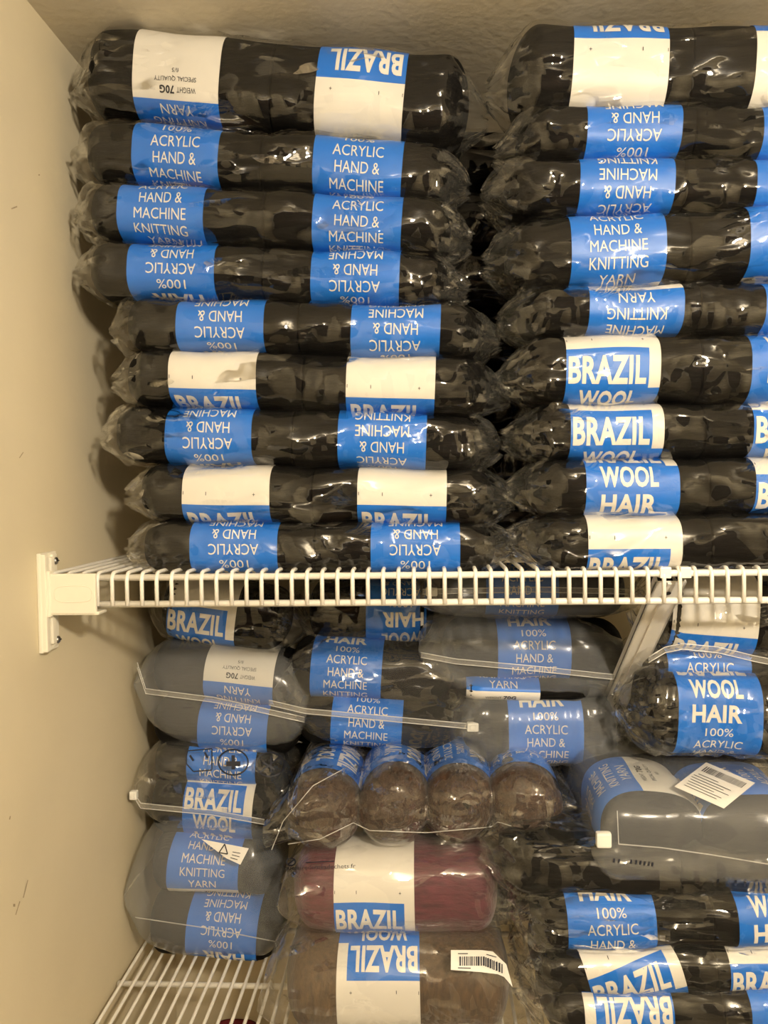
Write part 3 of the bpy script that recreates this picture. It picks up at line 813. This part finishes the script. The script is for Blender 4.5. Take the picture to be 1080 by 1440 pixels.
t, org, cs = end_on_bag('clear bag of four dark brown skeins with round ends facing forward', balls, YBL, .165, .034, True, None, 'dbrown', None, 820, GL, lab_from=.04, sc=40)
# wound ends: spiral strands on each ball end
for i, (c, r_) in enumerate(cs):
    rg = random.Random(i); pts = []
    for k in range(90):
        u = k/89.0; rr = r_*(0.12+0.80*u); a = k*0.55+i
        y_ = c[1]+0.0006+ r_*0.75*(1-math.sqrt(max(0, 1-min(1, rr/r_)**2.2)))*0.98
        pts.append((c[0]+rr*math.cos(a), y_, c[2]+rr*math.sin(a)*0.96))
    V, Fc = tube_geo(pts, 0.0011, 5)
    link('strand', mesh_pd('strand', V, Fc, org), M['dbrown'], t)
# its wrap: a loft along x whose section follows the ball ends
xs = np.linspace(cs[0][0][0]-.058, cs[-1][0][0]+.047, 130)
nv = 56; V = []
rg = np.random.RandomState(3)
for ix, x in enumerate(xs):
    h = 0.0; zc = 0.0; ww = 0.0
    for c, r_ in cs:
        d_ = abs(x-c[0])/(r_+.004)
        h = max(h, math.sqrt(max(0, 1-d_*d_))*(r_+.003))
        wgt = math.exp(-(d_*1.2)**2); zc += wgt*c[2]; ww += wgt
    zc = zc/max(ww, 1e-6) if ww > 1e-4 else (cs[0][0][2] if x < 0 else cs[-1][0][2])
    left = max(0.0, (cs[0][0][0]-0.02-x)/.038); right = max(0.0, (x-cs[-1][0][0]-0.02)/.027)
    h = max(h, 0.021)
    top = h; bot = h+.006
    if left > 0:
        top = max(h*(1-left*0.2), 0.044*(1-left)); bot = 0.036-left*0.004; zc = zc-0.016*left
        top = max(top*(1-left**2), .002)
    if right > 0:
        top = max(top*(1-right**2), .004); bot = max(bot*(1-right**2), .004)
    yb = YBL+.165
    bulge = (h-0.021)/0.016
    yf = YBL-0.003+0.018*(1-min(1, bulge))
    for j in range(nv):
        a = 2*math.pi*j/nv
        cy, sz = -math.cos(a), math.sin(a)
        yy = (yf+yb)/2+(yb-yf)/2*math.copysign(abs(cy)**0.55, cy)
        zz = zc+(top if sz > 0 else bot)*math.copysign(abs(sz)**0.75, sz)
        if sz > 0: zz += 0.0015
        V.append((x, yy, zz))
V = np.array(V)
rd = ridged(V[:, 0], V[:, 1], V[:, 2], 9, 130); rd2 = ridged(V[:, 0], V[:, 1], V[:, 2], 19, 420)
V[:, 1] -= 0.005*(rd-0.5)+0.0015*(rd2-0.5); V[:, 2] += 0.0025*(rd2-0.5)
fm = mesh_pd('bag', V, grid_faces(len(xs), nv), org)
link('bag', fm, M['ballbag'], t)
bv = bvh_of(fm, org)
for path in ([(405, 1187), (450, 1180), (497, 1157), (520, 1168), (600, 1171), (690, 1163), (700, 1156), (742, 1168), (785, 1176)], [(382, 1195), (398, 1155), (440, 1105), (500, 1072)]):
    pts = []
    for (x0, y0), (x1, y1) in zip(path[:-1], path[1:]):
        for k in range(5):
            pts.append(cast(bv, x0+(x1-x0)*k/5, y0+(y1-y0)*k/5, .001, .73))
    V2, F2 = tube_geo(pts, 0.00045, 5)
    link('seam', mesh_pd('seam', V2, F2, org), M['ridge'], t)

# skein lying front to back between the ball bag and the milky bag
t, org, cs2 = end_on_bag('black yarn pack with sideways lettering between the brown balls and big milky bag', [(836, 1240, .034)], .722, .16, .034, True, None, 'black', None, 840, GL, name='yarn_pack', cat='yarn pack', lab_from=.012, sc=22)
c, r_ = cs2[0]
sb = Body(c+np.array([0, .08, 0]), (0, -1.0, 0), (0, 0, -1.0), .08, r_, r_, 2.1, r_*.75, 841)
link('wrapper', film_mesh(sb, .09, .09, 2.6, 2.6, .0016, 842, org), M['film'], t)

# big milky bag at the right
bx = at_Y(868, 1195, .668)
specs = [(926, 1182, .038), (1070, 1186, .038)]
t, org, cs3 = end_on_bag('big milky bag with a white barcode sticker on top, at the right edge', specs, .672, .17, .038, True, None, 'black', None, 850, GL, flip=True, lab_from=.018, wide=1.24, scs=[165, 75])
xa = at_Y(832, 1190, .668)[0]; xb = cs3[-1][0][0]+.056
nx = 80; V = []; nv = 64
for x in np.linspace(xa, xb, nx):
    u = (x-xa)/(xb-xa); e = (1-abs(2*u-1)**14)
    zc = cs3[0][0][2]+(cs3[-1][0][2]-cs3[0][0][2])*u
    for j in range(nv):
        a = 2*math.pi*j/nv; cy, sz = -math.cos(a), math.sin(a)
        yy = .757+.098*math.copysign(abs(cy)**0.6, cy)*(0.9+0.1*e)
        zz = zc-0.0005+(.0445*e+.003)*math.copysign(abs(sz)**0.55, sz)-(0.010*(1-e) if True else 0)
        V.append((x, yy, zz))
V = np.array(V); rd = ridged(V[:, 0], V[:, 1], V[:, 2], 29, 70)
V[:, 1] -= .005*(rd-.55); V[:, 2] += .002*(rd-.55)
fm = mesh_pd('bag', V, grid_faces(nx, nv), org)
link('bag', fm, M['bagmilky'], t)
bv = bvh_of(fm, org)
decal(t, org, bv, 'seam', [line_poly((870, 1187), (930, 1192), 1.6), line_poly((930, 1192), (1000, 1202), 1.6), line_poly((1000, 1202), (1085, 1216), 1.6), line_poly((868, 1140), (870, 1187), 1.2)], M['ridge'], fallback=.67)
st = decal(t, org, bv, 'paper_sticker', [[(993, 1072), (1062, 1101), (1018, 1137), (948, 1106)]], M['white'], fallback=.7)
q = np.array([(993, 1072), (1062, 1101), (1018, 1137), (948, 1106)], float)
def qp(u, v): return (1-u)*(1-v)*q[0]+u*(1-v)*q[1]+u*v*q[2]+(1-u)*v*q[3]
rg = random.Random(5); pl_ = []
u = 0.08
while u < 0.9:
    wd = rg.choice([.010, .016, .022]); pl_.append([qp(u, .10), qp(u+wd, .10), qp(u+wd, .28), qp(u, .28)]); u += wd+rg.choice([.012, .02])
for k, (ua, ub) in enumerate([(.1, .5), (.05, .8), (.05, .7), (.08, .85), (.08, .6), (.1, .8), (.1, .75)]):
    v = .38+k*.075; pl_.append([qp(ua, v), qp(ub, v), qp(ub, v+.014), qp(ua, v+.014)])
decal(t, org, bv, 'sticker_print', pl_, M['ink'], fallback=.7, off=.0022)
mk = []
for k, x_ in enumerate((864, 871, 888, 895, 901, 907, 913, 918)): mk.append(line_poly((x_, 1207+k*.8), (x_-1, 1213+k*.8), 2.5))
for x_, y_ in ((1010, 1236), (1035, 1238), (1048, 1240), (1064, 1238)): mk.append(line_poly((x_, y_), (x_-1, y_+9), 3))
decal(t, org, bv, 'printed_marks', mk, M['ink'], fallback=.67)
bm = bmesh.new(); c_ = at_Y(848, 1180, .660); bm_box(bm, c_[0]-.006, c_[0]+.007, c_[1]-.003, c_[1]+.004, c_[2]-.007, c_[2]+.006, .002)
bm_obj('zip_slider', bm, M['slider'], t, tuple(org))

# right bottom pile
wrapped_pack('very crinkled shiny black yarn pack without a visible label under the milky bag', (684, 1230), (1240, 1240), .668, .058, .10, [], GL, 2.2, 2.2, seed=861, mat='bagcrinkle', amp=.0028, crump=1.5)
wrapped_pack('black yarn pack with upright blue label, third from the bottom right', (728, 1312), (1290, 1300), .655, .052, .10, [(862, 97, False), (1103, 60, False)], GL, 2.8, 2.2, seed=871, mat='bagcrinkle', amp=.0022)
wrapped_pack('black yarn pack with crooked folded title label, second from the bottom right', (728, 1380), (1300, 1374), .655, .044, .10, [(895, 14, False, {'skew': 0.25, 'slant': -0.35}), (1092, 12, False)], GL, 2.6, 2.2, seed=881, mat='bagcrinkle', amp=.0022)
wrapped_pack('bottom pack of the right pile with upside-down title label', (740, 1440), (1310, 1436), .648, .048, .10, [(886, 8, True), (1122, 90, True)], GL, 2.6, 2.2, seed=891, mat='bagcrinkle', amp=.0022)

# burgundy and brown bags
t, org, bv = bag_thing('burgundy yarn in a clear bag with a white and blue title label', (386, 738, 1204, 1338), .690, .115,
    [SK((404, 1273), (706, 1275), .080, .095, [(526, 3, False)], yarn='burgundy', n=2.5, edge=True)], 'bagclear', GL, 901, 0.0, n=2.8, q=.5, dz=(-.008, -.008))
decal_text(t, org, bv, 'printed_web_address', 'quefairedemesdechets.fr', 450, 1220, 100, 8, -.03, M['ink'], fallback=.7)
decal(t, org, bv, 'printed_icons', ring_polys(409, 1212, 7, 6, 1.8)+[line_poly((404, 1216), (415, 1208), 1.8), line_poly((430, 1213), (470, 1211), 1.6)], M['ink'], fallback=.7)
t, org, bv = bag_thing('brown yarn in a clear bag with an upside-down title label and a barcode sticker', (356, 764, 1334, 1482), .662, .130,
    [SK((392, 1411), (724, 1414), .082, .105, [(532, -20, True)], yarn='brown', n=2.5, edge=True)], 'bagclear', GL, 911, 0.0, n=2.8, q=.5, dz=(-.015, -.02))
decal(t, org, bv, 'paper_sticker', [[(634, 1336), (676, 1336), (676, 1367), (634, 1364)], [(676, 1336), (693, 1338), (700, 1370), (676, 1367)], [(693, 1338), (712, 1356), (709, 1374), (700, 1370)], [(712, 1356), (721, 1388), (719, 1386), (709, 1374)]], M['white'], fallback=.69, off=.002)
pl_ = []; x_ = 646.0
while x_ < 706:
    wd = rg.choice([1.0, 1.6, 2.4]); y_ = 1345+max(0, (x_-680)*.42); pl_.append([(x_, y_), (x_+wd, y_), (x_+wd, y_+13), (x_, y_+13)]); x_ += wd+rg.choice([1.0, 1.6])
pl_ += [line_poly((644, 1341), (658, 1341), 1.2), line_poly((644, 1361), (662, 1361.5), 1.4), line_poly((684, 1342), (698, 1346), 1.2)]
decal(t, org, bv, 'barcode', pl_, M['ink'], fallback=.69, off=.003)

# dark red bin on the shelf below, its rim just showing through the bare wires
px_, zt = at_Y(336, 1434, .92), 0
bx0 = px_[0]; ztop = px_[2]
bt = thing('storage_bin', 'dark red storage bin below the bottom shelf, glimpsed through its wires', 'bin', (bx0, .86, ZS3))
secs = [(0.80, 0.0), (0.88, 0.35), (0.95, 0.75), (1.0, 0.985), (1.04, 1.0), (1.04, 1.012), (0.97, 1.012), (0.93, 0.7), (0.86, 0.2), (0.8, 0.03)]
V = []
hh = ztop-ZS3-0.002
for sc_, h_ in secs:
    for k in range(40):
        a = 2*math.pi*k/40; c_, s_ = math.cos(a), math.sin(a)
        V.append((bx0+sc_*.032*math.copysign(abs(c_)**.6, c_), 0.86+sc_*.055*math.copysign(abs(s_)**.6, s_), ZS3+.002+hh*h_))
Fc = grid_faces(len(secs), 40); Fc.append(tuple(range(40))); Fc.append(tuple((len(secs)-1)*40+k for k in range(40)))
link('bin_body', mesh_pd('bin_body', V, Fc, (bx0, .86, ZS3)), M['red'], bt)
